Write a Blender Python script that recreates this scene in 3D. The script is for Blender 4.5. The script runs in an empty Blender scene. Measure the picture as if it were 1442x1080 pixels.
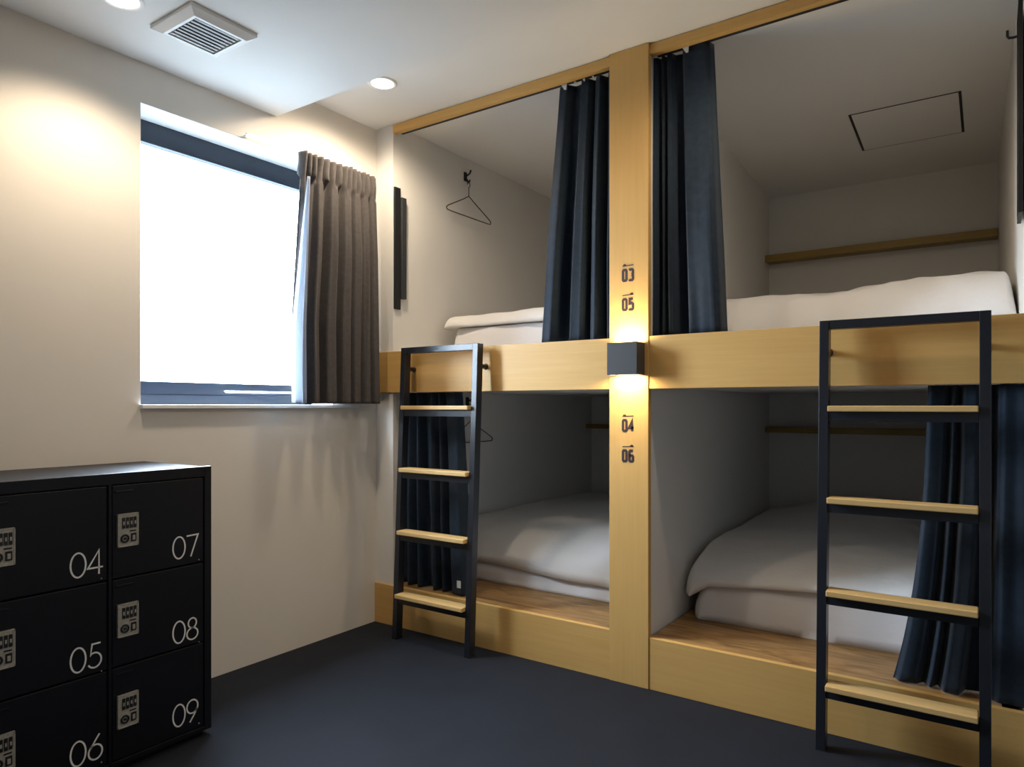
import bpy, bmesh, math, random
from mathutils import Vector, Matrix, noise

scene = bpy.context.scene
COL = scene.collection
PI = math.pi

# ------------------------------------------------------------------ materials
def new_mat(name):
    m = bpy.data.materials.new(name); m.use_nodes = True
    nt = m.node_tree
    return m, nt, nt.nodes['Principled BSDF']

def add_bump(nt, bsdf, scale, strength, dist=0.002, detail=3, stretch=None):
    n = nt.nodes
    tc = n.new('ShaderNodeTexCoord'); mp = n.new('ShaderNodeMapping')
    tx = n.new('ShaderNodeTexNoise'); bp = n.new('ShaderNodeBump')
    tx.inputs['Scale'].default_value = scale; tx.inputs['Detail'].default_value = detail
    if stretch: mp.inputs['Scale'].default_value = stretch
    bp.inputs['Strength'].default_value = strength; bp.inputs['Distance'].default_value = dist
    nt.links.new(tc.outputs['Object'], mp.inputs['Vector'])
    nt.links.new(mp.outputs['Vector'], tx.inputs['Vector'])
    nt.links.new(tx.outputs['Fac'], bp.inputs['Height'])
    nt.links.new(bp.outputs['Normal'], bsdf.inputs['Normal'])
    return mp

def plain(name, col, rough=0.6, metal=0.0, bump=None, spec=0.5, sheen=0.0):
    m, nt, b = new_mat(name)
    b.inputs['Base Color'].default_value = (*col, 1)
    b.inputs['Roughness'].default_value = rough
    b.inputs['Metallic'].default_value = metal
    b.inputs['Specular IOR Level'].default_value = spec
    if sheen:
        b.inputs['Sheen Weight'].default_value = sheen
        b.inputs['Sheen Roughness'].default_value = 0.4
    if bump: add_bump(nt, b, *bump)
    return m

def mottled(name, c1, c2, scale, rough=0.7, bump=None, spec=0.3, stretch=None, sheen=0.0):
    """two close tones of the same material in a soft procedural mix"""
    m, nt, b = new_mat(name)
    n = nt.nodes
    tc = n.new('ShaderNodeTexCoord'); mp = n.new('ShaderNodeMapping')
    if stretch: mp.inputs['Scale'].default_value = stretch
    tx = n.new('ShaderNodeTexNoise'); tx.inputs['Scale'].default_value = scale; tx.inputs['Detail'].default_value = 4
    cr = n.new('ShaderNodeValToRGB')
    cr.color_ramp.elements[0].position = 0.3; cr.color_ramp.elements[0].color = (*c1, 1)
    cr.color_ramp.elements[1].position = 0.7; cr.color_ramp.elements[1].color = (*c2, 1)
    nt.links.new(tc.outputs['Object'], mp.inputs['Vector'])
    nt.links.new(mp.outputs['Vector'], tx.inputs['Vector'])
    nt.links.new(tx.outputs['Fac'], cr.inputs['Fac'])
    nt.links.new(cr.outputs['Color'], b.inputs['Base Color'])
    b.inputs['Roughness'].default_value = rough
    b.inputs['Specular IOR Level'].default_value = spec
    if sheen: b.inputs['Sheen Weight'].default_value = sheen
    if bump: add_bump(nt, b, *bump)
    return m

def wood(name, c1, c2, axis='x', fine=60.0, strong=False, rough=0.45):
    m, nt, b = new_mat(name)
    n = nt.nodes
    tc = n.new('ShaderNodeTexCoord'); mp = n.new('ShaderNodeMapping')
    s = {'x': (0.045, 1, 1), 'y': (1, 0.045, 1), 'z': (1, 1, 0.045)}[axis]
    if strong: s = {'x': (0.16, 1, 1), 'y': (1, 0.16, 1), 'z': (1, 1, 0.16)}[axis]
    mp.inputs['Scale'].default_value = s
    t1 = n.new('ShaderNodeTexNoise'); t1.inputs['Scale'].default_value = fine
    t1.inputs['Detail'].default_value = 5; t1.inputs['Roughness'].default_value = 0.6
    t1.inputs['Distortion'].default_value = 2.6 if strong else 0.3
    cr = n.new('ShaderNodeValToRGB')
    e = cr.color_ramp.elements
    e[0].position = 0.32; e[0].color = (*c1, 1); e[1].position = 0.66; e[1].color = (*c2, 1)
    nt.links.new(tc.outputs['Object'], mp.inputs['Vector'])
    nt.links.new(mp.outputs['Vector'], t1.inputs['Vector'])
    nt.links.new(t1.outputs['Fac'], cr.inputs['Fac'])
    out = cr.outputs['Color']
    if strong:                                     # dark knots scattered in the boards
        v = n.new('ShaderNodeTexVoronoi'); v.inputs['Scale'].default_value = 3.2
        mp2 = n.new('ShaderNodeMapping'); mp2.inputs['Scale'].default_value = (0.8, 1.9, 1)
        nt.links.new(tc.outputs['Object'], mp2.inputs['Vector']); nt.links.new(mp2.outputs['Vector'], v.inputs['Vector'])
        c2r = n.new('ShaderNodeValToRGB')
        c2r.color_ramp.elements[0].position = 0.03; c2r.color_ramp.elements[0].color = (0.25, 0.2, 0.17, 1)
        c2r.color_ramp.elements[1].position = 0.10; c2r.color_ramp.elements[1].color = (1, 1, 1, 1)
        nt.links.new(v.outputs['Distance'], c2r.inputs['Fac'])
        mx = n.new('ShaderNodeMix'); mx.data_type = 'RGBA'; mx.blend_type = 'MULTIPLY'; mx.inputs[0].default_value = 1
        nt.links.new(out, mx.inputs[6]); nt.links.new(c2r.outputs['Color'], mx.inputs[7])
        out = mx.outputs[2]
    nt.links.new(out, b.inputs['Base Color'])
    b.inputs['Roughness'].default_value = rough
    b.inputs['Specular IOR Level'].default_value = 0.4
    return m

def glow(name, col, strength):
    m = bpy.data.materials.new(name); m.use_nodes = True
    nt = m.node_tree; nt.nodes.clear()
    o = nt.nodes.new('ShaderNodeOutputMaterial'); e = nt.nodes.new('ShaderNodeEmission')
    e.inputs['Color'].default_value = (*col, 1); e.inputs['Strength'].default_value = strength
    nt.links.new(e.outputs[0], o.inputs['Surface'])
    return m

def pane_glass(name):
    m = bpy.data.materials.new(name); m.use_nodes = True
    nt = m.node_tree; nt.nodes.clear()
    o = nt.nodes.new('ShaderNodeOutputMaterial'); mix = nt.nodes.new('ShaderNodeMixShader')
    t = nt.nodes.new('ShaderNodeBsdfTransparent'); g = nt.nodes.new('ShaderNodeBsdfGlossy')
    t.inputs['Color'].default_value = (0.96, 0.98, 0.99, 1); g.inputs['Roughness'].default_value = 0.02
    mix.inputs[0].default_value = 0.06
    nt.links.new(t.outputs[0], mix.inputs[1]); nt.links.new(g.outputs[0], mix.inputs[2])
    nt.links.new(mix.outputs[0], o.inputs['Surface'])
    return m

M = {}
M['wall'] = mottled('wall_paint', (0.73, 0.69, 0.635), (0.76, 0.72, 0.665), 2.0, 0.85, (260, 0.10, 0.0006), 0.25)
M['far_wall'] = mottled('grey_wall_paint', (0.33, 0.31, 0.29), (0.36, 0.34, 0.32), 2.0, 0.85, (260, 0.10, 0.0006), 0.25)
M['ceiling'] = mottled('ceiling_paint', (0.76, 0.75, 0.73), (0.79, 0.78, 0.76), 2.0, 0.9, (260, 0.08, 0.0006), 0.2)
M['bunk_wall'] = mottled('bunk_wall_paint', (0.73, 0.71, 0.675), (0.76, 0.74, 0.705), 2.0, 0.85, (260, 0.10, 0.0006), 0.25)
M['floor'] = mottled('floor_vinyl', (0.0075, 0.0098, 0.0160), (0.0098, 0.0128, 0.0205), 6.0, 0.8, (180, 0.15, 0.0008), 0.22)
M['ply_x'] = wood('plywood_horizontal', (0.57, 0.335, 0.105), (0.61, 0.37, 0.125), 'x')
M['ply_z'] = wood('plywood_vertical', (0.58, 0.345, 0.11), (0.61, 0.37, 0.125), 'z')
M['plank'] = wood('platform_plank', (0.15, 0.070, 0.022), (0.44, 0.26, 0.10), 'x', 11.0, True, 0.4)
M['tread'] = wood('tread_wood', (0.57, 0.36, 0.13), (0.66, 0.44, 0.19), 'x', 90)
M['shelf'] = wood('shelf_wood', (0.28, 0.18, 0.04), (0.34, 0.22, 0.055), 'x')
M['steel'] = plain('black_steel', (0.012, 0.014, 0.020), 0.30, 0.0, (300, 0.05, 0.0003), 0.55)
M['locker'] = plain('locker_steel', (0.0055, 0.0065, 0.011), 0.42, 0.0, (500, 0.05, 0.0002), 0.32)
M['gap'] = plain('dark_gap', (0.004, 0.004, 0.005), 0.9)
M['lockplate'] = mottled('lock_zinc', (0.36, 0.34, 0.30), (0.50, 0.48, 0.43), 120, 0.5, None, 0.5)
M['lockdark'] = plain('lock_black', (0.012, 0.012, 0.012), 0.4)
M['digit'] = plain('white_lettering', (0.95, 0.95, 0.96), 0.5)
M['inkdark'] = plain('dark_lettering', (0.03, 0.012, 0.012), 0.5)
M['navy'] = mottled('navy_fabric', (0.007, 0.015, 0.029), (0.011, 0.024, 0.043), 40, 0.8, (900, 0.3, 0.0006), 0.3, None, 0.12)
M['grey_cloth'] = mottled('taupe_fabric', (0.060, 0.052, 0.050), (0.080, 0.070, 0.068), 60, 0.7, (900, 0.3, 0.0006), 0.3, None, 0.2)
M['linen'] = plain('white_linen', (0.78, 0.765, 0.76), 0.9, 0.0, (35, 0.22, 0.006, 5), 0.15, 0.15)
M['sheet'] = plain('white_sheet', (0.76, 0.75, 0.77), 0.9, 0.0, (14, 0.25, 0.006, 4, (1, 1, 2.2)), 0.15, 0.15)
M['lit_edge'] = plain('pale_lit_edge', (0.62, 0.66, 0.72), 0.8)  # pale bluish tone stands in for daylight on the curtain edge
_nt = M['lit_edge'].node_tree; _tr = _nt.nodes.new('ShaderNodeBsdfTranslucent'); _mx = _nt.nodes.new('ShaderNodeMixShader')
_tr.inputs['Color'].default_value = (0.70, 0.76, 0.84, 1); _mx.inputs[0].default_value = 0.6
_nt.links.new(_nt.nodes['Principled BSDF'].outputs[0], _mx.inputs[1]); _nt.links.new(_tr.outputs[0], _mx.inputs[2])
_nt.links.new(_mx.outputs[0], _nt.nodes['Material Output'].inputs['Surface'])
M['alu'] = plain('window_frame_navy', (0.012, 0.022, 0.04), 0.35, 0.0, None, 0.5)
M['chrome'] = plain('bright_metal', (0.75, 0.76, 0.78), 0.25, 1.0)
M['white'] = plain('white_plastic', (0.80, 0.80, 0.79), 0.45)
M['reveal'] = plain('white_reveal', (0.80, 0.82, 0.84), 0.6)
M['wire'] = plain('dull_wire', (0.10, 0.09, 0.08), 0.4, 0.6)
M['slat'] = plain('grey_slat', (0.40, 0.40, 0.39), 0.55)
M['mirror'] = plain('mirror_glass', (0.82, 0.84, 0.84), 0.03, 1.0)
M['panel'] = plain('charcoal_panel', (0.010, 0.010, 0.011), 0.5)
M['panel_front'] = plain('slate_panel', (0.035, 0.038, 0.042), 0.5)
M['lamp_lens'] = glow('warm_lens', (1.0, 0.93, 0.80), 14)
M['wall_lens'] = glow('amber_lens', (1.0, 0.80, 0.50), 14)
M['pane'] = pane_glass('window_glass')
M['tag'] = plain('care_tag_white', (0.75, 0.75, 0.74), 0.8)
M['lamp_box'] = plain('lamp_grey', (0.040, 0.040, 0.044), 0.5)

# ------------------------------------------------------------------ mesh helpers
def B(): return bmesh.new()

def box(bm, x0, x1, y0, y1, z0, z1, mi=0):
    v = [bm.verts.new(p) for p in ((x0,y0,z0),(x1,y0,z0),(x1,y1,z0),(x0,y1,z0),(x0,y0,z1),(x1,y0,z1),(x1,y1,z1),(x0,y1,z1))]
    for f in ((3,2,1,0),(4,5,6,7),(0,1,5,4),(1,2,6,5),(2,3,7,6),(3,0,4,7)):
        bm.faces.new([v[i] for i in f]).material_index = mi
    return v

def hexa(bm, pts, mi=0):
    """eight corners, bottom four then top four"""
    v = [bm.verts.new(p) for p in pts]
    for f in ((3,2,1,0),(4,5,6,7),(0,1,5,4),(1,2,6,5),(2,3,7,6),(3,0,4,7)):
        bm.faces.new([v[i] for i in f]).material_index = mi

def prism(bm, poly, z0, z1, mi=0):
    a = [bm.verts.new((x, y, z0)) for x, y in poly]; b = [bm.verts.new((x, y, z1)) for x, y in poly]
    n = len(poly)
    bm.faces.new(a[::-1]).material_index = mi; bm.faces.new(b).material_index = mi
    for i in range(n):
        bm.faces.new((a[i], a[(i+1)%n], b[(i+1)%n], b[i])).material_index = mi

def tube(bm, pts, r, seg=10, mi=0, closed=False):
    pts = [Vector(p) for p in pts]; n = len(pts); rings = []
    up = None
    for i, p in enumerate(pts):
        if closed: d = (pts[(i+1)%n] - pts[i-1])
        else: d = (pts[min(i+1,n-1)] - pts[max(i-1,0)])
        d.normalize()
        if up is None:
            up = d.orthogonal().normalized()
        up = (up - d*up.dot(d)).normalized()
        s = d.cross(up)
        rr = r[i] if isinstance(r, (list, tuple)) else r
        rings.append([bm.verts.new(p + up*math.cos(2*PI*k/seg)*rr + s*math.sin(2*PI*k/seg)*rr) for k in range(seg)])
    for i in range(n if closed else n-1):
        a, b = rings[i], rings[(i+1)%n]
        for k in range(seg):
            bm.faces.new((a[k], a[(k+1)%seg], b[(k+1)%seg], b[k])).material_index = mi
    if not closed:
        bm.faces.new(rings[0][::-1]).material_index = mi; bm.faces.new(rings[-1]).material_index = mi

def lathe(bm, prof, c, seg=40, mi=0, cap=False):
    """prof: list of (radius, z) revolved about the vertical through c"""
    rings = []
    for r, z in prof:
        rings.append([bm.verts.new((c[0]+r*math.cos(2*PI*k/seg), c[1]+r*math.sin(2*PI*k/seg), z)) for k in range(seg)])
    for a, b in zip(rings, rings[1:]):
        for k in range(seg):
            bm.faces.new((a[k], a[(k+1)%seg], b[(k+1)%seg], b[k])).material_index = mi
    if cap:
        bm.faces.new(rings[0]).material_index = mi; bm.faces.new(rings[-1][::-1]).material_index = mi

ORIG = {}
def obj(name, bm, mat, parent=None, bevel=0.0, smooth=False, seg=2):
    bmesh.ops.recalc_face_normals(bm, faces=bm.faces[:])
    xs = [v.co.x for v in bm.verts]; ys = [v.co.y for v in bm.verts]; zs = [v.co.z for v in bm.verts]
    o0 = Vector(((min(xs)+max(xs))/2, (min(ys)+max(ys))/2, min(zs)))
    bmesh.ops.translate(bm, verts=bm.verts[:], vec=-o0)
    me = bpy.data.meshes.new(name); bm.to_mesh(me); bm.free()
    for m in (mat if isinstance(mat, (list, tuple)) else [mat]): me.materials.append(m)
    if smooth:
        for p in me.polygons: p.use_smooth = True
    o = bpy.data.objects.new(name, me); COL.objects.link(o)
    ORIG[o.name] = o0
    if parent is not None:
        o.parent = parent; o.location = o0 - ORIG[parent.name]
    else: o.location = o0
    if bevel:
        b = o.modifiers.new('edge_round', 'BEVEL'); b.width = bevel; b.segments = seg; b.limit_method = 'ANGLE'
    return o

def thing(name, loc, label, cat, group=None):
    o = bpy.data.objects.new(name, None); COL.objects.link(o)
    o.empty_display_size = 0.1
    o.location = loc; ORIG[o.name] = Vector(loc)
    o['label'] = label; o['category'] = cat
    if group: o['group'] = group
    return o

def tag(o, label, cat, group=None):
    o['label'] = label; o['category'] = cat
    if group: o['group'] = group
    return o

def struct(name, bm, mat, parent=None, **k):
    o = obj(name, bm, mat, parent, **k)
    if parent is None: o['kind'] = 'structure'
    return o

# ------------------------------------------------------------------ lettering from strokes
def ell(cx, cy, rx, ry, a0, a1, n=28):
    return [(cx+rx*math.cos(math.radians(a0+(a1-a0)*i/n)), cy+ry*math.sin(math.radians(a0+(a1-a0)*i/n))) for i in range(n+1)]

GLYPH = {  # thin round numerals, unit height: list of (points, closed)
    '0': [(ell(.30,.5,.29,.5,0,360,40)[:-1], True)],
    '4': [([(.44,0),(.44,1),(0,.28),(.60,.28)], False)],
    '5': [([(.50,1),(.17,1),(.11,.56)] + ell(.26,.32,.27,.31,118,-150,26), False)],
    '6': [([(.46,1.03),(.30,.80),(.10,.49)], False), (ell(.30,.31,.27,.31,0,360,34)[:-1], True)],
    '7': [([(.0,.98),(.56,1.0),(.20,0)], False)],
    '8': [(ell(.28,.77,.20,.23,0,360,30)[:-1], True), (ell(.28,.27,.27,.27,0,360,34)[:-1], True)],
    '9': [(ell(.28,.69,.27,.31,0,360,34)[:-1], True), ([(.52,.56),(.38,.30),(.16,-.02)], False)],
}
BOLD = {  # squared stencil numerals
    '0': [([(.06,.10),(.06,.90),(.14,1),(.34,1),(.42,.90),(.42,.10),(.34,0),(.14,0)], True)],
    '3': [([(.04,.93),(.12,1),(.34,1),(.42,.90),(.42,.62),(.30,.52)], False), ([(.30,.50),(.42,.40),(.42,.10),(.34,0),(.12,0),(.04,.07)], False)],
    '4': [([(.34,0),(.34,1),(.02,.30),(.48,.30)], False)],
    '5': [([(.42,1),(.10,1),(.08,.56),(.30,.60),(.42,.50),(.42,.10),(.34,0),(.12,0),(.04,.08)], False)],
    '6': [([(.40,.96),(.32,1),(.14,1),(.06,.90),(.06,.10),(.14,0),(.34,0),(.42,.10),(.42,.46),(.34,.55),(.06,.55)], False)],
}
def ribbon(bm, pts, w, closed, to3, thick):
    n = len(pts); L = []; R = []
    for i in range(n):
        p = Vector(pts[i])
        a = Vector(pts[i-1]) if (i > 0 or closed) else None
        c = Vector(pts[(i+1)%n]) if (i < n-1 or closed) else None
        d1 = (p-a).normalized() if a is not None else None
        d2 = (c-p).normalized() if c is not None else None
        if d1 is None: d1 = d2
        if d2 is None: d2 = d1
        n1 = Vector((-d1.y, d1.x)); n2 = Vector((-d2.y, d2.x)); nn = (n1+n2)
        if nn.length < 1e-4: nn = n1
        nn.normalize(); k = min(1/max(nn.dot(n1), 0.35), 2.2)
        L.append(p + nn*w/2*k); R.append(p - nn*w/2*k)
    v = [[bm.verts.new(to3(q.x, q.y, t)) for q in side] for side in (L, R) for t in (0, thick)]
    lb, lf, rb, rf = v
    for i in range(n if closed else n-1):
        j = (i+1) % n
        bm.faces.new((lf[i], lf[j], rf[j], rf[i])); bm.faces.new((lb[i], rb[i], rb[j], lb[j]))
        bm.faces.new((lb[i], lb[j], lf[j], lf[i])); bm.faces.new((rb[i], rf[i], rf[j], rb[j]))
    if not closed:
        bm.faces.new((lb[0], lf[0], rf[0], rb[0])); bm.faces.new((lb[-1], rb[-1], rf[-1], lf[-1]))

def write(bm, text, font, h, w, adv, to3, thick=0.0008):
    for k, ch in enumerate(text):
        for pts, closed in font[ch]:
            ribbon(bm, [((p[0]+adv*k)*h, p[1]*h) for p in pts], w, closed, to3, thick)

# ------------------------------------------------------------------ the room shell
CEIL, SOFF, YS = 2.624, 2.481, -0.63
PX0, PX1, WL = 1.389, 1.566, 0.124                 # post, left bunk wall
ZP, ZB0, ZB1, ZT0, ZT1 = 0.209, 1.219, 1.433, 2.580, 2.622
DL, DR = 2.2, 1.87                                # depths of the bunks

bm = B(); box(bm, -0.2, 3.7, -4.1, 2.4, -0.1, 0); struct('floor', bm, M['floor'])

WY0, WY1, WZ0, WZ1 = -1.249, -0.30, 1.151, 2.328   # window opening
bm = B()
box(bm, -0.2, 0, -4.1, WY0, 0, 2.75); box(bm, -0.2, 0, WY1, 2.4, 0, 2.75)
box(bm, -0.2, 0, WY0, WY1, 0, WZ0); box(bm, -0.2, 0, WY0, WY1, WZ1, 2.75)
struct('wall_left', bm, M['wall'])
bm = B(); box(bm, 0, 3.7, -4.1, -4.0, 0, 2.75); struct('wall_back', bm, M['far_wall'])
bm = B(); box(bm, 3.6, 3.7, -4.0, 2.4, 0, 2.75); struct('wall_right', bm, M['far_wall'])
bm = B(); box(bm, 0, 3.6, YS, 0.05, CEIL, 2.75); struct('ceiling', bm, M['ceiling'])
bm = B(); box(bm, 0, 3.6, -4.0, YS, SOFF, 2.75); struct('ceiling_soffit', bm, M['ceiling'])
# bunk recess walls
bm = B(); box(bm, 0, WL, 0.002, DL, 0, 2.75); struct('wall_bunk_left', bm, M['bunk_wall'])
bm = B(); box(bm, 1.415, 1.557, 0.0145, DL, 0, 2.70); struct('wall_divider', bm, M['bunk_wall'])
bm = B(); prism(bm, [(2.800, 0.016), (3.6, 0.016), (3.6, 1.95), (2.738, 1.95), (2.738, DR)], 0, 2.75); struct('wall_bunk_right', bm, M['bunk_wall'])
bm = B(); box(bm, 0, 1.557, DL, DL+.1, 0, 2.75); box(bm, 1.557, 2.74, DR, DR+.1, 0, 2.75); struct('wall_bunk_back', bm, M['bunk_wall'])
bm = B(); box(bm, WL, 1.415, 0.05, DL, 2.626, 2.75); struct('ceiling_bunk_left', bm, M['ceiling'])
def slope_z(y): return 2.612 - (y-0.03)*0.088
bm = B()
y0, y1 = 0.032, DR
hexa(bm, [(1.557,y0,slope_z(y0)),(2.80,y0,slope_z(y0)),(2.74,y1,slope_z(y1)),(1.557,y1,slope_z(y1)),
          (1.557,y0,2.75),(2.80,y0,2.75),(2.74,y1,2.75),(1.557,y1,2.75)])
struct('ceiling_bunk_right', bm, M['ceiling'])

# window: frame, sash rail, pane, sill, handle
bm = B()
FX0, FX1 = -0.195, -0.155
box(bm, FX0, FX1, WY0, WY1, WZ1-.093, WZ1); box(bm, FX0, FX1, WY0, WY1, WZ0, WZ0+.045)
box(bm, FX0, FX1, WY0, WY0+.045, WZ0, WZ1); box(bm, FX0, FX1, WY1-.045, WY1, WZ0, WZ1)
win = struct('window_1', bm, M['alu'], bevel=0.002)
bm = B(); box(bm, FX0+.005, FX1-.008, WY0+.045, WY1-.045, WZ0+.0445, WZ0+.101)
struct('sash_rail', bm, M['alu'], win, bevel=0.002)
bm = B(); box(bm, FX0+.014, FX0+.020, WY0+.045, WY1-.045, WZ0+.100, WZ1-.093); struct('pane', bm, M['pane'], win)
bm = B(); box(bm, -0.155, 0.0006, WY0+.0005, WY1-.0005, WZ0+.0003, WZ0+.0035); box(bm, 0.0006, 0.022, WY0-.004, -0.14, WZ0-.012, WZ0+.0035); struct('window_sill', bm, M['reveal'], win, bevel=0.002)
bm = B(); box(bm, -0.155, -0.001, WY0+.0005, WY1-.0005, WZ1-.004, WZ1-.0005); struct('window_head', bm, M['reveal'], win)
bm = B(); tube(bm, [(-.150,-.800,1.212),(-.128,-.800,1.212),(-.128,-.795,1.212),(-.128,-.44,1.212),(-.150,-.44,1.212)], .0055, 10)
struct('window_handle', bm, M['chrome'], win, smooth=True)

# ------------------------------------------------------------------ bunk joinery
def bunk(xa, xb, xin, label, name_side, depth, xin2):
    t = thing('bunk_bed', ((xa+xb)/2, 0, 0), label, 'bunk', 'built-in plywood bunk beds')
    bm = B(); box(bm, xin, xb, 0, .03, ZT0, ZT1); obj('top_rail', bm, M['ply_x'], t, bevel=.0015)
    bm = B(); prism(bm, [(xa,-.010),(xb,-.010),(xb,.014),(xin,.014),(xin,.0015),(xa,.0015)] if xin > xa else [(xa,-.010),(xb,-.010),(xb,.014),(xa,.014)], ZB0, ZB1); obj('front_board', bm, M['ply_x'], t, bevel=.0015)
    bm = B(); prism(bm, [(xa,-.010),(xb,-.010),(xb,.014),(xin,.014),(xin,.0015),(xa,.0015)] if xin > xa else [(xa,-.010),(xb,-.010),(xb,.014),(xa,.014)], 0, ZP); obj('plinth', bm, M['ply_x'], t, bevel=.0015)
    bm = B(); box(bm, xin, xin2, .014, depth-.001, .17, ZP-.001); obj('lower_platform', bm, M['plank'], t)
    bm = B(); box(bm, xin, xin2, .014, depth-.001, ZB0+.006, 1.405); obj('upper_platform', bm, M['bunk_wall'], t)
    bm = B(); box(bm, xin+.01, xb-.01, .046, .066, 2.590, 2.602)
    box(bm, xin+.01, xb-.01, .050, .062, 2.602, 2.612); obj('curtain_track', bm, M['panel'], t)
    return t
bunk(0.0, PX0, WL, 'built-in two-tier plywood bunk bed between the window wall and the numbered post', 'left', DL, 1.414)
bunk(PX1, 2.80, PX1, 'built-in two-tier plywood bunk bed to the right of the numbered post', 'right', DR, 2.737)

post = thing('wooden_post', ((PX0+PX1)/2, 0, 0), 'floor-to-ceiling wooden post with dark numbers between the two bunks', 'post')
bm = B(); box(bm, PX0+.0005, PX1-.0005, -.014, .0135, 0, CEIL-.001); obj('post_board', bm, M['ply_z'], post, bevel=.002)
for txt, zb, side in (('03', 1.667, -1), ('05', 1.546, 1), ('04', 1.046, -1), ('06', 0.921, 1)):
    bm = B()
    f = lambda u, v, t, zb=zb: (1.450+u, -.0141-t, zb+v)
    write(bm, txt, BOLD, .044, .0108, .66, f)
    ribbon(bm, [(0,.060),(.050,.062)], .0035, False, f, .0008)         # small lying-bed sign over the number
    cx = .010 if side < 0 else .042
    ribbon(bm, ell(cx, .0645, .005, .0022, 0, 360, 14)[:-1], .0035, True, f, .0008)
    obj('number_marking', bm, M['inkdark'], post)['label'] = 'dark stencilled number %s under a small bed sign' % txt

# wall lamp on the post
lamp = thing('wall_lamp', (1.484, -.014, 1.275), 'dark grey cube wall lamp glowing up and down the wooden post', 'wall lamp')
lx0, lx1, ly0, ly1, lz0, lz1 = 1.419, 1.549, -.092, -.0145, 1.275, 1.406
bm = B(); w = .006
box(bm, lx0, lx1, ly0, ly0+w, lz0, lz1); box(bm, lx0, lx1, ly1-w, ly1, lz0, lz1)
box(bm, lx0, lx0+w, ly0+w, ly1-w, lz0, lz1); box(bm, lx1-w, lx1, ly0+w, ly1-w, lz0, lz1)
obj('housing', bm, M['lamp_box'], lamp)
for z in (lz1-.012, lz0+.008):
    bm = B(); box(bm, lx0+w, lx1-w, ly0+w, ly1-w, z, z+.004); obj('lens', bm, M['wall_lens'], lamp)

# shelves on the back walls of the bunks
def shelf(x0, x1, y, z, h, label):
    bm = B(); box(bm, x0, x1, y-.10, y-.001, z, z+h)
    tag(obj('wall_shelf', bm, M['shelf'], bevel=.002), label, 'shelf', 'narrow shelves on the bunk back walls')
shelf(1.558, 2.737, DR, 2.035, .042, 'narrow wooden shelf across the back of the upper right bunk')
shelf(1.558, 2.737, DR, .985, .034, 'narrow wooden shelf across the back of the lower right bunk')
shelf(WL+.001, 1.414, DL, .975, .034, 'narrow wooden shelf across the back of the lower left bunk')

# ------------------------------------------------------------------ ladders
def ladder(x0, label):
    W = .485; zt = 1.440
    yb, yt = -.135, -.070                            # front-plane lean of the rails
    ly = lambda z: yb + (yt-yb)*z/zt
    t = thing('bunk_ladder', (x0+W/2, yb, 0), label, 'ladder', 'black steel ladders leaning on the bunks')
    rw, rd = .030, .042
    for xa in (x0, x0+W-rw):
        bm = B(); xb = xa+rw
        hexa(bm, [(xa,ly(0)-rd/2,.006),(xb,ly(0)-rd/2,.006),(xb,ly(0)+rd/2,.006),(xa,ly(0)+rd/2,.006),
                  (xa,ly(zt)-rd/2,zt),(xb,ly(zt)-rd/2,zt),(xb,ly(zt)+rd/2,zt),(xa,ly(zt)+rd/2,zt)])
        r = obj('side_rail', bm, M['steel'], t, bevel=.0015)
        bm = B(); box(bm, xa, xb, ly(0)-rd/2, ly(0)+rd/2, 0, .006); obj('rubber_foot', bm, M['gap'], r)
        bm = B(); zc = 1.335; xc = xa + rw/2
        tube(bm, [(xc, ly(zc)+rd/2-.002, zc), (xc, -.016, zc), (xc, -.011, zc)], [.011, .011, .015], 14)
        obj('standoff_bracket', bm, M['steel'], t, smooth=False)
    bm = B(); box(bm, x0+rw, x0+W-rw, ly(zt)-rd/2+.001, ly(zt)+rd/2-.001, zt-.030, zt); obj('top_bar', bm, M['steel'], t, bevel=.0015)
    for z in (1.150, .843, .536, .226):
        y = ly(z)
        bm = B(); box(bm, x0+rw, x0+W-rw, y-rd/2+.002, y+rd/2-.002, z-.052, z-.020); obj('crossbar', bm, M['steel'], t, bevel=.0015)
        bm = B(); box(bm, x0+rw+.002, x0+W-rw-.002, y-.048, y+.024, z-.0195, z); obj('tread', bm, M['tread'], t, bevel=.003)
    return t
ladder(.270, 'black steel ladder with wooden treads leaning on the left bunk near the window')
ladder(2.225, 'black steel ladder with wooden treads leaning on the right bunk')

# ------------------------------------------------------------------ lockers
LX, LY1, LDIV, LY0, LH = .456, -1.237, -1.578, -1.925, .939
lock = thing('locker_cabinet', (LX/2, (LY0+LY1)/2, 0), 'low black steel locker cabinet numbered 04 to 09 against the window wall', 'locker')
bm = B()
box(bm, .004, LX-.022, LY0, LY1, .02, LH-.004); box(bm, .004, LX-.022, LY0+.02, LY1-.02, 0, .02)
box(bm, LX-.022, LX, LY1-.026, LY1, .02, LH); box(bm, LX-.022, LX, LY0, LY0+.010, .02, LH)
box(bm, LX-.022, LX, LDIV-.005, LDIV+.005, .02, LH-.03); box(bm, LX-.022, LX, LY0+.010, LY1-.026, LH-.036, LH)
box(bm, LX-.022, LX, LY0+.010, LY1-.026, .02, .036)
body = obj('body', bm, M['locker'], lock, bevel=.002)
rows = [(.609, .900), (.332, .604), (.038, .327)]
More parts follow.
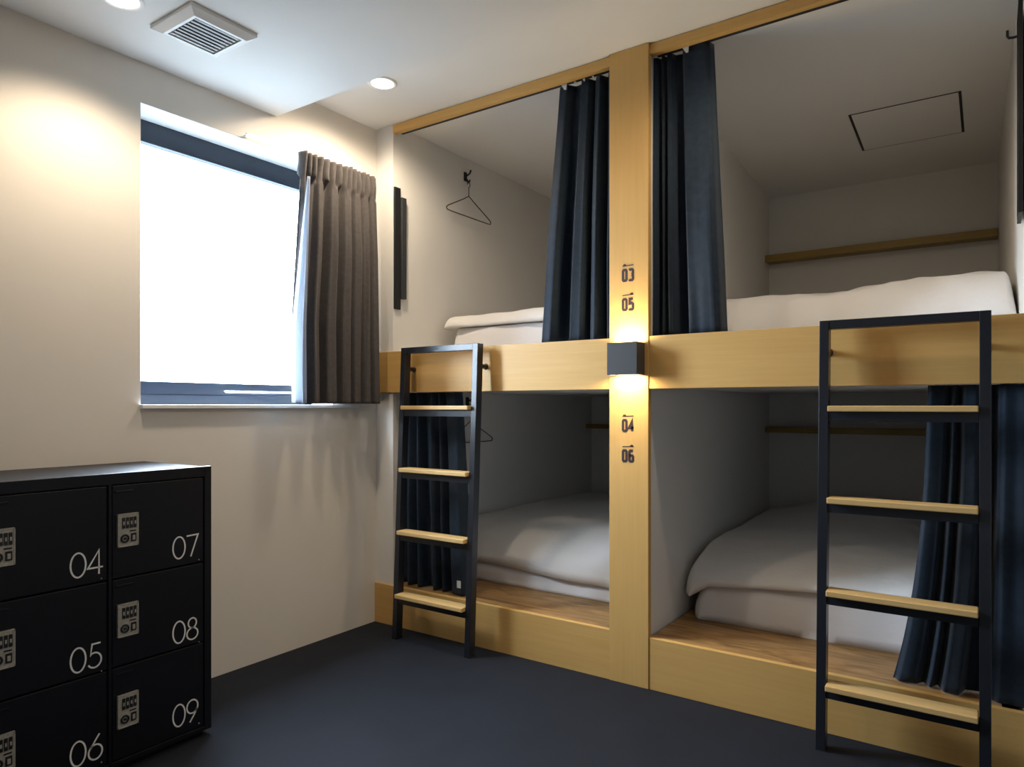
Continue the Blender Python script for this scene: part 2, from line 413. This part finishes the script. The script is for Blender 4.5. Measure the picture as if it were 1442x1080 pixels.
def locker_door(ya, yb, za, zb, num, lockz, numz):
    bm = B(); box(bm, LX-.020, LX-.003, ya+.003, yb-.003, za, zb)
    d = obj('door', bm, M['locker'], lock, bevel=.0025); d['label'] = 'black locker door numbered ' + num
    bm = B()                                          # pressed finger pull under the door's top edge
    ribbon(bm, [(ya+.010, zb-.020), (ya+.066, zb-.020)], .006, False, lambda u, v, t: (LX-.003+t, u, v), .005)
    obj('finger_pull', bm, M['locker'], d, bevel=.0015)
    bm = B(); yl = ya+.016; w, h = .064, .104; zl = lockz-h/2; X = LX-.0029
    box(bm, X, X+.007, yl, yl+w, zl, zl+h, 0)
    box(bm, X+.007, X+.0085, yl, yl+w, zl, zl+.003, 0); box(bm, X+.007, X+.0085, yl, yl+w, zl+h-.003, zl+h, 0)
    box(bm, X+.007, X+.0085, yl, yl+.003, zl, zl+h, 0); box(bm, X+.007, X+.0085, yl+w-.003, yl+w, zl, zl+h, 0)
    for k in range(4):
        y = yl+.013+k*.0118
        box(bm, X+.007, X+.010, y, y+.0082, zl+.058, zl+.092, 1)
        box(bm, X+.010, X+.0104, y+.002, y+.0062, zl+.069, zl+.080, 0)
    ring = [(X+.009, yl+.021+.011*math.cos(a), zl+.026+.011*math.sin(a)) for a in [2*PI*i/18 for i in range(18)]]
    tube(bm, ring, .003, 6, 1, True)
    box(bm, X+.007, X+.011, yl+.017, yl+.025, zl+.023, zl+.029, 1)
    box(bm, X+.007, X+.010, yl+.040, yl+.056, zl+.014, zl+.040, 1); box(bm, X+.010, X+.0108, yl+.044, yl+.052, zl+.019, zl+.034, 0)
    box(bm, X+.007, X+.0082, yl+.036, yl+.056, zl+.046, zl+.050, 1)
    obj('combination_lock', bm, [M['lockplate'], M['lockdark']], d)
    bm = B(); yn = yb-.113 if yb > LDIV+.1 else yb-.108
    write(bm, num, GLYPH, .073, .0050, .67, lambda u, v, t: (LX-.0029+t, yn+u, numz+v))
    obj('number', bm, M['digit'], d)
    bm = B(); tube(bm, [(LX-.003, yb-.020, numz-.016), (LX-.001, yb-.020, numz-.016)], .0022, 10); obj('rivet', bm, M['slat'], d)
for (za, zb), (a, b), zl, zn in zip(rows, (('04','07'),('05','08'),('06','09')), (.757, .473, .187), (.634, .349, .068)):
    locker_door(LY0+.010, LDIV-.005, za, zb, a, zl, zn)
    locker_door(LDIV+.005, LY1-.026, za, zb, b, zl, zn)

# ------------------------------------------------------------------ ceiling fittings
vent = thing('ceiling_vent', (.42, -1.24, SOFF), 'square white louvred vent on the lowered ceiling near the window', 'vent')
ox0, ox1, oy0, oy1 = .290, .545, -1.365, -1.115
ix0, ix1, iy0, iy1 = .338, .512, -1.330, -1.155
bm = B()
zt, zb = SOFF-.0005, SOFF-.030
O = [(ox0,oy0),(ox1,oy0),(ox1,oy1),(ox0,oy1)]
P = [(ox0+.036,oy0+.024),(ox1-.022,oy0+.024),(ox1-.022,oy1-.028),(ox0+.036,oy1-.028)]
I = [(ix0,iy0),(ix1,iy0),(ix1,iy1),(ix0,iy1)]
loops = [[bm.verts.new((x, y, z)) for x, y in L] for L, z in ((O, zt), (O, zt-.012), (P, zb), (I, zb), (I, zt-.004))]
for a, b in zip(loops, loops[1:]):
    for k in range(4): bm.faces.new((a[k], a[(k+1)%4], b[(k+1)%4], b[k]))
obj('vent_frame', bm, M['white'], vent)
bm = B(); box(bm, ix0, ix1, iy0, iy1, zt-.004, zt-.001); obj('backing', bm, M['gap'], vent)
for k in range(8):
    xc = ix0 + .012 + k*(ix1-ix0-.024)/7
    bm = B()
    hexa(bm, [(xc-.005,iy0+.005,zb+.002),(xc+.005,iy0+.005,zb+.002),(xc+.005,iy1-.005,zb+.002),(xc-.005,iy1-.005,zb+.002),
              (xc-.005,iy0+.005,zb+.0035),(xc+.005,iy0+.005,zb+.0035),(xc+.005,iy1-.005,zb+.0035),(xc-.005,iy1-.005,zb+.0035)])
    obj('slat', bm, M['slat'], vent)

def area(name, loc, parent, size, power, col, rot=(0,0,0), spread=180, shape='DISK', sy=None):
    l = bpy.data.lights.new(name, 'AREA'); l.shape = shape; l.size = size
    if sy: l.size_y = sy
    l.energy = power; l.color = col; l.spread = math.radians(spread)
    o = bpy.data.objects.new(name, l); COL.objects.link(o)
    o.location = Vector(loc) - (ORIG[parent.name] if parent else Vector())
    o.rotation_euler = rot; o.parent = parent
    return o
def spot(name, loc, parent, power, col, angle, blend, size=.04, rot=(0,0,0)):
    l = bpy.data.lights.new(name, 'SPOT'); l.energy = power; l.color = col
    l.spot_size = math.radians(angle); l.spot_blend = blend; l.shadow_soft_size = size
    o = bpy.data.objects.new(name, l); COL.objects.link(o)
    o.location = Vector(loc) - (ORIG[parent.name] if parent else Vector())
    o.rotation_euler = rot; o.parent = parent
    return o

WARM = (1.0, 0.82, 0.60)
def downlight(x, y, z, label, power, ang, blend=.6):
    t = thing('downlight', (x, y, z), label, 'downlight', 'recessed ceiling downlights')
    bm = B(); lathe(bm, [(.050, z-.001), (.066, z-.001), (.066, z-.004), (.060, z-.007), (.050, z-.004), (.050, z-.001)], (x, y), 40)
    obj('trim_ring', bm, M['white'], t, smooth=True)
    bm = B(); lathe(bm, [(.049, z-.001), (.049, z-.003)], (x, y), 40, 0, True); obj('lens', bm, M['lamp_lens'], t)
    spot('downlight_beam', (x, y, z-.03), t, power, WARM, ang, blend, .05)
    return t
downlight(.42, -.37, CEIL, 'lit round downlight in the ceiling above the curtained window corner', 38, 171, .5)
downlight(.37, -1.50, SOFF, 'lit round downlight at the top left beside the ceiling vent', 32, 140)
downlight(2.15, -.40, CEIL, 'assumed unseen downlight added in front of the right bunk', 26, 168)  # assumed lamp out of view, added to light the right bunk
downlight(1.95, -1.75, SOFF, 'unseen fill downlight added over the middle of the room', 7, 140)  # invented fill light out of view, no lamp known here
downlight(1.95, -3.10, SOFF, 'unseen fill downlight added over the far end of the room', 6, 140)  # second invented fill light, added for general brightness

# wall lamp light
area('lamp_up', (1.484, -.054, lz1-.006), lamp, .112, 2.8, (1.0, .76, .42), (PI, 0, 0), 170, 'RECTANGLE', .060)
area('lamp_down', (1.484, -.054, lz0+.006), lamp, .112, 2.8, (1.0, .76, .42), (0, 0, 0), 170, 'RECTANGLE', .060)

# access hatch in the sloping ceiling of the upper right bunk
h = thing('access_hatch', (2.37, 1.18, slope_z(1.18)), 'flush ceiling access hatch with dark edges over the upper right bunk', 'hatch')
hx0, hx1, hy0, hy1 = 2.150, 2.600, .975, 1.405
def slab(bm, x0, x1, y0, y1, d0, d1):
    hexa(bm, [(x0,y0,slope_z(y0)-d1),(x1,y0,slope_z(y0)-d1),(x1,y1,slope_z(y1)-d1),(x0,y1,slope_z(y1)-d1),
              (x0,y0,slope_z(y0)-d0),(x1,y0,slope_z(y0)-d0),(x1,y1,slope_z(y1)-d0),(x0,y1,slope_z(y1)-d0)])
bm = B(); slab(bm, hx0+.0112, hx1-.0112, hy0+.0024, hy1-.0024, .0005, .003); obj('hatch_panel', bm, M['ceiling'], h)
bm = B()
slab(bm, hx0, hx0+.011, hy0, hy1, .0005, .0035); slab(bm, hx1-.011, hx1, hy0, hy1, .0005, .0035)
slab(bm, hx0+.011, hx1-.011, hy0, hy0+.0022, .0005, .0035); slab(bm, hx0+.011, hx1-.011, hy1-.0022, hy1, .0005, .0035)
obj('hatch_edge', bm, M['panel'], h)

# ------------------------------------------------------------------ wall hooks, hangers, panels
def wall_hook(x, y, z, s, label):
    """double coat hook on a wall facing along s"""
    bm = B()
    box(bm, min(x+s*.0005, x+s*.006), max(x+s*.0005, x+s*.006), y-.013, y+.013, z-.026, z+.026)
    tube(bm, [(x+s*.004,y,z+.010),(x+s*.020,y,z+.006),(x+s*.036,y,z+.014),(x+s*.044,y,z+.032)], [.006,.005,.005,.0055], 10)
    tube(bm, [(x+s*.004,y,z-.010),(x+s*.018,y,z-.024),(x+s*.026,y,z-.040),(x+s*.034,y,z-.032),(x+s*.036,y,z-.024)], [.006,.005,.005,.005,.005], 10)
    return tag(obj('coat_hook', bm, M['panel'], smooth=False), label, 'hook', 'small black coat hooks in the bunks')
def hanger(y, z, label, wide):
    x = WL + .028; bm = B()
    za = z - .105
    hook = [(x, y+.012*math.cos(a), z-.036+.014*math.sin(a)) for a in [math.radians(q) for q in range(200, -91, -24)]]
    tube(bm, hook + [(x, y, za)], .0024, 8)
    a, b = y-wide/2, y+wide/2; zb = za-.125
    loop = [(x,y,za),(x+.003,y-.05,za-.028),(x+.006,a+.05,zb+.040)]
    loop += [(x+.006,a+.02,zb+.026),(x+.006,a+.002,zb+.012),(x+.006,a+.008,zb)]
    loop += [(x+.006,a+.05,zb-.002),(x+.006,b-.05,zb-.002),(x+.006,b-.008,zb),(x+.006,b-.002,zb+.012),(x+.006,b-.02,zb+.026)]
    loop += [(x+.006,b-.05,zb+.040),(x+.003,y+.05,za-.028)]
    tube(bm, loop, .0032, 8, 0, True)
    tag(obj('wire_hanger', bm, M['wire'], smooth=True), label, 'hanger', 'wire hangers on the left bunk wall')
wall_hook(WL, .608, 2.515, 1, 'black coat hook high on the upper left bunk wall')
hanger(.608, 2.500, 'thin wire clothes hanger on the hook of the upper left bunk', .43)
wall_hook(WL, .625, 1.175, 1, 'black coat hook on the lower left bunk wall behind the ladder')
hanger(.625, 1.165, 'thin wire clothes hanger in the lower left bunk behind the ladder', .43)

t = thing('wall_panel', (WL, .05, 1.66), 'tall narrow black stepped panel on the upper left bunk wall', 'wall panel')
bm = B(); box(bm, WL+.0005, WL+.012, 0.0045, .048, 1.658, 2.300); obj('back_plate', bm, M['panel'], t, bevel=.002)
bm = B(); box(bm, WL+.0005, WL+.022, .0485, .082, 1.716, 2.252); obj('front_plate', bm, M['panel_front'], t, bevel=.002)

def rx(y): return 2.800 - .062*(y-.016)/(DR-.016)      # face of the right bunk wall
bm = B(); X = rx(.25)
box(bm, X-.006, X-.0005, .238, .262, 2.385, 2.415)
tube(bm, [(X-.004,.25,2.396),(X-.020,.25,2.394),(X-.034,.25,2.396),(X-.038,.25,2.404),(X-.038,.25,2.422)], .0042, 10)
tag(obj('coat_hook', bm, M['panel']), 'black coat hook on the right wall of the upper right bunk', 'hook', 'small black coat hooks in the bunks')
t = thing('wall_mirror', (2.79, .15, 1.75), 'black framed mirror on the upper right bunk wall at the photo edge', 'mirror')
bm = B(); X = 2.791
for (ya, yb, za, zb) in ((.03,.200,1.752,1.760),(.03,.200,2.412,2.420),(.03,.038,1.76,2.412),(.192,.200,1.76,2.412)):
    box(bm, X-.012, X-.0005, ya, yb, za, zb)
obj('mirror_frame', bm, M['panel'], t)
bm = B(); box(bm, X-.008, X-.0005, .038, .192, 1.76, 2.412); obj('mirror_glass', bm, M['mirror'], t)

# ------------------------------------------------------------------ beds
def axis(a, b, n, r0, r1):
    """samples along an axis, dense near rounded ends"""
    out = []
    for i in range(n+1):
        q = i/n; s = q*q*(3-2*q)*0.55 + q*0.45
        out.append(a+(b-a)*s)
    extra = []
    for k in (.02,.06,.14,.26,.42,.6,.8,1.0):
        extra += [a+r0*k*.999, b-r1*k*.999]
    out = sorted(set(round(v, 5) for v in out+extra))
    return [v for i, v in enumerate(out) if i == 0 or v-out[i-1] > 1e-4]

def drop(d, r):
    if d >= r: return 0.0
    q = 1-d/r
    return 1-math.sqrt(max(0, 1-q*q))

def slab_mesh(x0, x1, y0, y1, hem, top, rl, rr, rf, rb, wrinkle, seed, nx=70, ny=70, wav=0.0, taper=0.0):
    bm = B(); X = axis(x0, x1, nx, rl, rr); Y = axis(y0, y1, ny, rf, rb); g = []
    for x in X:
        row = []
        for y in Y:
            k = (1-drop(x-x0, rl))*(1-drop(x1-x, rr))*(1-drop(y-y0, rf))*(1-drop(y1-y, rb))
            hz = hem(x, y)
            nz = noise.noise(Vector((x*4+seed, y*4, seed)))*.6 + noise.noise(Vector((x*11+seed, y*8+2, seed)))*.3
            fold = abs(noise.noise(Vector((x*3.1+y*5.3+seed, x*5-y*2.2, seed*2))))
            z = hz + (top(x, y)-hz)*k + wrinkle*(nz - .9*fold + .2)*min(1, k*3)
            z = max(z, hz)
            yy = y + wav*noise.noise(Vector((x*5, seed*3, z*2)))*(1-min(1, (y-y0)/max(rf, .1)))
            xx = x + wav*.6*noise.noise(Vector((y*5, seed*5, z*7)))*(1-min(1, (x-x0)/.1)) if x < x0+.1 else x
            if y-y0 < .09 and x-x0 < .2: xx += .045*(1-(y-y0)/.09)**2*(1-(x-x0)/.2)     # rounded front corner
            xx -= taper*(x-x0)/(x1-x0)*(y-y0)
            row.append(bm.verts.new((xx, yy, z)))
        g.append(row)
    for i in range(len(X)-1):
        for j in range(len(Y)-1):
            bm.faces.new((g[i][j], g[i+1][j], g[i+1][j+1], g[i][j+1]))
    m, n = len(X)-1, len(Y)-1                       # underside
    low = {}
    def lo(i, j):
        if i in (0, m) or j in (0, n): return g[i][j]
        if (i, j) not in low: low[(i, j)] = bm.verts.new((g[i][j].co.x, g[i][j].co.y, hem(X[i], Y[j])))
        return low[(i, j)]
    for i in range(m):
        for j in range(n):
            q = (lo(i,j), lo(i,j+1), lo(i+1,j+1), lo(i+1,j))
            if len(set(q)) == 4:
                try: bm.faces.new(q)
                except ValueError: pass
    return bm

def bed(x0, x1, y0, y1, base, hem, top, rf, seed, lm, ld, gm='mattresses on the bunk platforms', gd='white duvets on the bunk mattresses', inset=.035, wav=.02, wr=.010, taper=0.0, rr=.05):
    bm = slab_mesh(x0+inset, x1-.012, y0, y1-.01, lambda x, y: base, lambda x, y: hem(x, y)-.005, .05, .05, .035, .05, .004, seed, 60, 40, .009, taper)
    tag(obj('mattress', bm, M['sheet'], smooth=True), lm, 'mattress', gm)
    bm = slab_mesh(x0, x1, y0-.006, y1, hem, top, .05, rr, rf, .07, wr, seed+5, 110, 110, wav, taper)
    tag(obj('duvet', bm, M['linen'], smooth=True), ld, 'duvet', gd)

g2 = lambda x, y, cx, cy, sx, sy: math.exp(-((x-cx)/sx)**2-((y-cy)/sy)**2)
# lower left
bed(.128, 1.400, .345, 2.10, ZP, lambda x, y: .318-.042*(x-.13)/1.25, lambda x, y: .492+.03*g2(x,y,.8,1.2,.5,.7), .40, 1.0,
    'white sheeted mattress on the lower left platform beside the ladder', 'white duvet spread over the lower left bunk', inset=.03)
# lower right
bed(1.562, 2.776, .345, 1.80, ZP, lambda x, y: .350+.075*min(1,(x-1.56)/.85)-.045*max(0,1-(x-1.56)/.11), lambda x, y: .503+.13*g2(x,y,2.15,1.75,.42,.5)+.03*g2(x,y,2.1,1.0,.4,.5), .42, 2.3,
    'white sheeted mattress on the lower right platform above knotty planks', 'white rounded duvet spread over the lower right bunk', inset=.040, taper=.036)
# upper left
bed(.155, 1.400, .335, 2.10, 1.406, lambda x, y: 1.583, lambda x, y: 1.655+.02*g2(x,y,.8,1.2,.5,.7), .11, 3.7,
    'white sheeted mattress showing above the upper left board', 'white duvet lying on the upper left bunk beside the curtain', inset=.06, wav=.03)
# upper right
bed(1.562, 2.785, .335, 1.80, 1.406, lambda x, y: 1.445, lambda x, y: 1.605+.085*min(1, max(0, (y-.33)/.7))+.02*g2(x,y,2.6,.6,.3,.4), .16, 4.9,
    'white sheeted mattress behind the upper right board', 'white creased duvet on the upper right bunk above its ladder', inset=.03, wr=.024, taper=.036, rr=.03, wav=.045)

# ------------------------------------------------------------------ curtains
def drape(edge0, edge1, z0, z1, folds, amp0, amp1, seed, mapf, rows=44, head=0.0, headfolds=None, omega=.35, power=1.0):
    """cloth hung in folds; edge0/edge1(t) give its two sides along the track, t = 0 top .. 1 bottom"""
    rnd = random.Random(seed)
    ws = [rnd.uniform(.6, 1.4) for _ in range(folds)]; tot = sum(ws); acc = [0]
    for w_ in ws: acc.append(acc[-1]+w_/tot)
    am = [rnd.uniform(.55, 1.15) for _ in range(folds+1)]
    cols = folds*16; bm = B(); grid = []
    for r in range(rows+1):
        t = (r/rows)**power; z = z0+(z1-z0)*t; line = []
        a, b = edge0(t), edge1(t)
        A = amp0+(amp1-amp0)*min(1, t*1.3)
        for c in range(cols+1):
            u = c/cols; fpos = u*folds; i = min(folds-1, int(fpos)); fr = fpos-i
            s = acc[i]+(acc[i+1]-acc[i])*fr
            ph = 2*PI*fr
            wob = noise.noise(Vector((s*3.0, t*1.6, seed)))*.5
            amp = A*(am[i]*(1-fr)+am[i+1]*fr)*(1+.5*wob)
            d = amp*math.sin(ph + wob*.9*t) + A*.35*noise.noise(Vector((s*9, t*2.2, seed+9)))
            x = a+(b-a)*s + omega*amp*math.sin(2*ph)*min(1, .3+t)
            if head and z > z0-head:                  # stiff gathered heading with close pleats
                hf = headfolds or folds*2
                k = min(1, (z-(z0-head))/(head*.25)); k = k*k*(3-2*k)
                pl = abs(math.sin(PI*hf*u)); d = d*(1-k) + k*(amp0*.9*(pl-.5)+.004*noise.noise(Vector((s*30, t*20, seed))))
                x = x*(1-k)+(a+(b-a)*s)*k
            elif head and z > z0-head*1.5:
                d *= .8
            line.append(bm.verts.new(mapf(x, d, z)))
        grid.append(line)
    for r in range(rows):
        for c in range(cols):
            bm.faces.new((grid[r][c], grid[r][c+1], grid[r+1][c+1], grid[r+1][c]))
    return bm

def cloth_obj(name, bm, mat, parent, thick=.003):
    o = obj(name, bm, mat, parent, smooth=True)
    s = o.modifiers.new('cloth_thickness', 'SOLIDIFY'); s.thickness = thick; s.offset = 0
    return o

def fold_drape(edge0, edge1, z0, z1, prof, a0, a1, seed, y, rows=40, cols=150):
    """prof: (place along the cloth 0..1, depth -1 front .. 1 back), eased between the points"""
    bm = B(); grid = []
    def depth(u):
        for (u0, d0), (u1, d1) in zip(prof, prof[1:]):
            if u <= u1:
                k = (u-u0)/max(1e-6, u1-u0); k = k*k*(3-2*k)
                return d0+(d1-d0)*k
        return prof[-1][1]
    for r in range(rows+1):
        t = r/rows; z = z0+(z1-z0)*t; a, b = edge0(t), edge1(t); A = a0+(a1-a0)*min(1, t*1.5); line = []
        for c in range(cols+1):
            s = c/cols
            u = min(1, max(0, s + .018*noise.noise(Vector((s*4, t*1.3, seed)))*min(1, t*2)))
            d = A*depth(u) + A*.22*noise.noise(Vector((s*7, t*2.0, seed+4)))*min(1, t*1.5)
            line.append(bm.verts.new((a+(b-a)*s, y+d, z)))
        grid.append(line)
    for r in range(rows):
        for c in range(cols):
            bm.faces.new((grid[r][c], grid[r][c+1], grid[r+1][c+1], grid[r+1][c]))
    return bm

def bunk_curtain(e0, e1, z0, z1, prof, a0, a1, seed, y, label, hooks=(), care=None):
    t = thing('bunk_curtain', ((e0(1)+e1(1))/2, y, z1), label, 'curtain', 'navy curtains on the bunk openings')
    cloth_obj('cloth', fold_drape(e0, e1, z0, z1, prof, a0, a1, seed, y), M['navy'], t)
    for hx, hz, s in hooks:
        q = y-a0-.006
        bm = B(); hexa(bm, [(hx-.002,q-.004,hz-.026*s),(hx+.008*s,q-.004,hz-.026*s),(hx+.008*s,q,hz-.026*s),(hx-.002,q,hz-.026*s),
                            (hx-.018*s,q-.004,hz),(hx+.010*s,q-.004,hz),(hx+.010*s,q,hz),(hx-.018*s,q,hz)])
        obj('curtain_hook', bm, M['white'], t)
    if care:
        cx, cz = care
        bm = B(); box(bm, cx-.012, cx+.012, y-a1-.004, y-a1-.0025, cz-.018, cz+.018); obj('care_tag', bm, M['tag'], t)
    return t
L = lambda a, b: (lambda t: a+(b-a)*t)
bunk_curtain(L(1.092, .992), L(1.395, 1.408), 2.588, 1.436,
    [(0,.3),(.05,-.6),(.16,-.9),(.27,.9),(.36,.7),(.42,-.8),(.52,-.7),(.58,.8),(.66,-.6),(.71,-.9),(.78,.9),(.86,-.7),(.93,.3),(1,-.2)], .020, .042, 11, .078,
    'navy curtain gathered beside the post in the upper left bunk', ((1.137,2.590,1.0),(1.19,2.588,.4),(1.235,2.588,.4),(1.28,2.588,.35)))
bunk_curtain(L(1.559, 1.559), L(1.800, 1.850), 2.588, 1.436,
    [(0,-.6),(.05,-.3),(.09,.6),(.16,-.5),(.20,.5),(.26,-.7),(.30,-.5),(.36,.8),(.46,1),(.52,-.2),(.56,-.95),(.72,-.8),(.90,-.85),(.96,-.6),(1,.9)], .022, .038, 23, .068,
    'navy curtain gathered beside the post in the upper right bunk', ((1.705,2.588,1.0),))
bunk_curtain(lambda t: .128, L(.530, .592), 1.218, .213,
    [(0,-.2),(.06,.8),(.14,-.8),(.22,.7),(.31,-.9),(.38,.8),(.46,.6),(.53,-.9),(.60,.8),(.66,-.7),(.72,.9),(.80,-.8),(.93,-.9),(1,.4)], .022, .038, 35, .070,
    'navy curtain with a white tag in the lower left bunk behind the ladder', (), (.545, .268))
bunk_curtain(lambda t: 2.535-.03*t-.075*t**3, L(2.795, 2.795), 1.218, .213,
    [(0,.4),(.05,-.3),(.18,-.2),(.24,.6),(.30,-.3),(.35,.7),(.42,-.8),(.52,-.95),(.58,.9),(.70,1.0),(.77,-.5),(.82,-.9),(.92,-.75),(1,-.9)], .024, .036, 47, .062,
    'navy curtain drawn to the right side of the lower right bunk')

# window curtain and its rail
t = thing('window_curtain', (.075, -.33, 1.16), 'taupe pinch-pleated curtain pulled to the right side of the window', 'curtain')
PROF = [(0,-.2),(.035,-.9),(.10,.9),(.17,.4),(.205,-.8),(.25,-.7),(.29,.9),(.33,1),(.375,-.6),(.42,-.9),(.47,.6),(.50,.9),(.545,-.5),
        (.60,-.8),(.635,.7),(.67,-.6),(.715,-.9),(.755,.8),(.80,-.4),(.835,-.8),(.87,.8),(.91,-.6),(.95,-.8),(1,.6)]
def window_cloth(rows=90, cols=260, z0=2.330, z1=1.160, band=.125):
    bm = B(); grid = []
    def depth(u):
        for (u0, d0), (u1, d1) in zip(PROF, PROF[1:]):
            if u <= u1:
                k = (u-u0)/(u1-u0); k = k*k*(3-2*k); return d0+(d1-d0)*k
        return PROF[-1][1]
    for r in range(rows+1):
        t = r/rows; z = z0+(z1-z0)*t; a, b = -.550-.060*min(1, t*1.5), -.066+.012*t; line = []
        low = min(1, max(0, (z0-band-z)/.30)); hk = min(1, max(0, (z-(z0-band))/.018)); hk = hk*hk*(3-2*hk)
        for c in range(cols+1):
            s = c/cols
            u = min(1, max(0, s+.010*noise.noise(Vector((s*6, t*1.5, 61)))*low))
            A = .020+.016*low
            d = -A*depth(u) + A*.30*noise.noise(Vector((s*14, t*1.4, 8)))
            pin = abs(math.sin(PI*14.5*(s+.02*math.sin(9*s))))**.6      # pinched pleats in the heading band
            lean = .010*noise.noise(Vector((s*16, t*14, 3)))
            d = d*(1-hk) + hk*(.042*(pin-.5)+lean)
            if s > .95: d -= (.050+d)*((s-.95)/.05)**2
            line.append(bm.verts.new((.078+d, a+(b-a)*s, z+.010*(noise.noise(Vector((s*9,1,5))) if r == 0 else 0))))
        grid.append(line)
    for r in range(rows):
        for c in range(cols):
            bm.faces.new((grid[r][c], grid[r][c+1], grid[r+1][c+1], grid[r+1][c]))
    return bm
cloth_obj('cloth', window_cloth(), M['grey_cloth'], t)
bm = drape(lambda t: -.552-.085*min(1, t*1.5), lambda t: -.535-.022*min(1, t*1.5), 2.205, 1.162, 2, .006, .010, 71, lambda x, d, z: (.122+d, x, z), rows=60, omega=.2)
cloth_obj('lit_edge', bm, M['lit_edge'], t, .0015)['label'] = 'added pale strip for the daylit curtain edge by the glass'  # added strip imitating the window-lit edge of the taupe cloth
rail = thing('curtain_rail', (.04, -.45, 2.33), 'thin white curtain rail along the top of the window', 'curtain rail')
bm = B(); box(bm, .024, .040, -.81, -.075, 2.334, 2.342); obj('track', bm, M['white'], rail, bevel=.002)
for y in (-.79, -.44, -.10):
    bm = B(); box(bm, .0005, .024, y-.008, y+.008, 2.335, 2.341); obj('rail_bracket', bm, M['white'], rail)

# ------------------------------------------------------------------ daylight and camera
wd = bpy.data.worlds.new('daylight'); scene.world = wd; wd.use_nodes = True
bg = wd.node_tree.nodes['Background']
wn = wd.node_tree.nodes; wl = wd.node_tree.links      # pale sky above, dimmer ground below the horizon
tc = wn.new('ShaderNodeTexCoord'); sx = wn.new('ShaderNodeSeparateXYZ'); mr = wn.new('ShaderNodeMapRange'); cr = wn.new('ShaderNodeValToRGB')
mr.inputs['From Min'].default_value = -.05; mr.inputs['From Max'].default_value = .06
cr.color_ramp.elements[0].color = (.058, .074, .089, 1); cr.color_ramp.elements[1].color = (.72, .85, 1.0, 1)
wl.new(tc.outputs['Generated'], sx.inputs[0]); wl.new(sx.outputs['Z'], mr.inputs['Value'])
wl.new(mr.outputs[0], cr.inputs['Fac']); wl.new(cr.outputs['Color'], bg.inputs['Color'])
bg.inputs['Strength'].default_value = 74.0
p = bpy.data.lights.new('window_portal', 'AREA'); p.shape = 'RECTANGLE'; p.size = WY1-WY0; p.size_y = WZ1-WZ0
p.cycles.is_portal = True
po = bpy.data.objects.new('window_portal', p); COL.objects.link(po)
po.location = (-.21, (WY0+WY1)/2, (WZ0+WZ1)/2); po.rotation_euler = (0, -PI/2, 0)

cam = bpy.data.cameras.new('camera'); co = bpy.data.objects.new('camera', cam); COL.objects.link(co)
cam.sensor_width = 36; cam.sensor_fit = 'HORIZONTAL'; cam.lens = 979.884/1442*36
cam.shift_y = (571.3-540)/1442
co.location = (2.713, -2.648, 1.15); co.rotation_euler = (PI/2, 0, math.radians(34.634))
cam.clip_start = .02
scene.camera = co

scene.view_settings.view_transform = 'Standard'; scene.view_settings.look = 'None'
scene.view_settings.gamma = 1; scene.view_settings.use_curve_mapping = False
scene.view_settings.exposure = 0.08
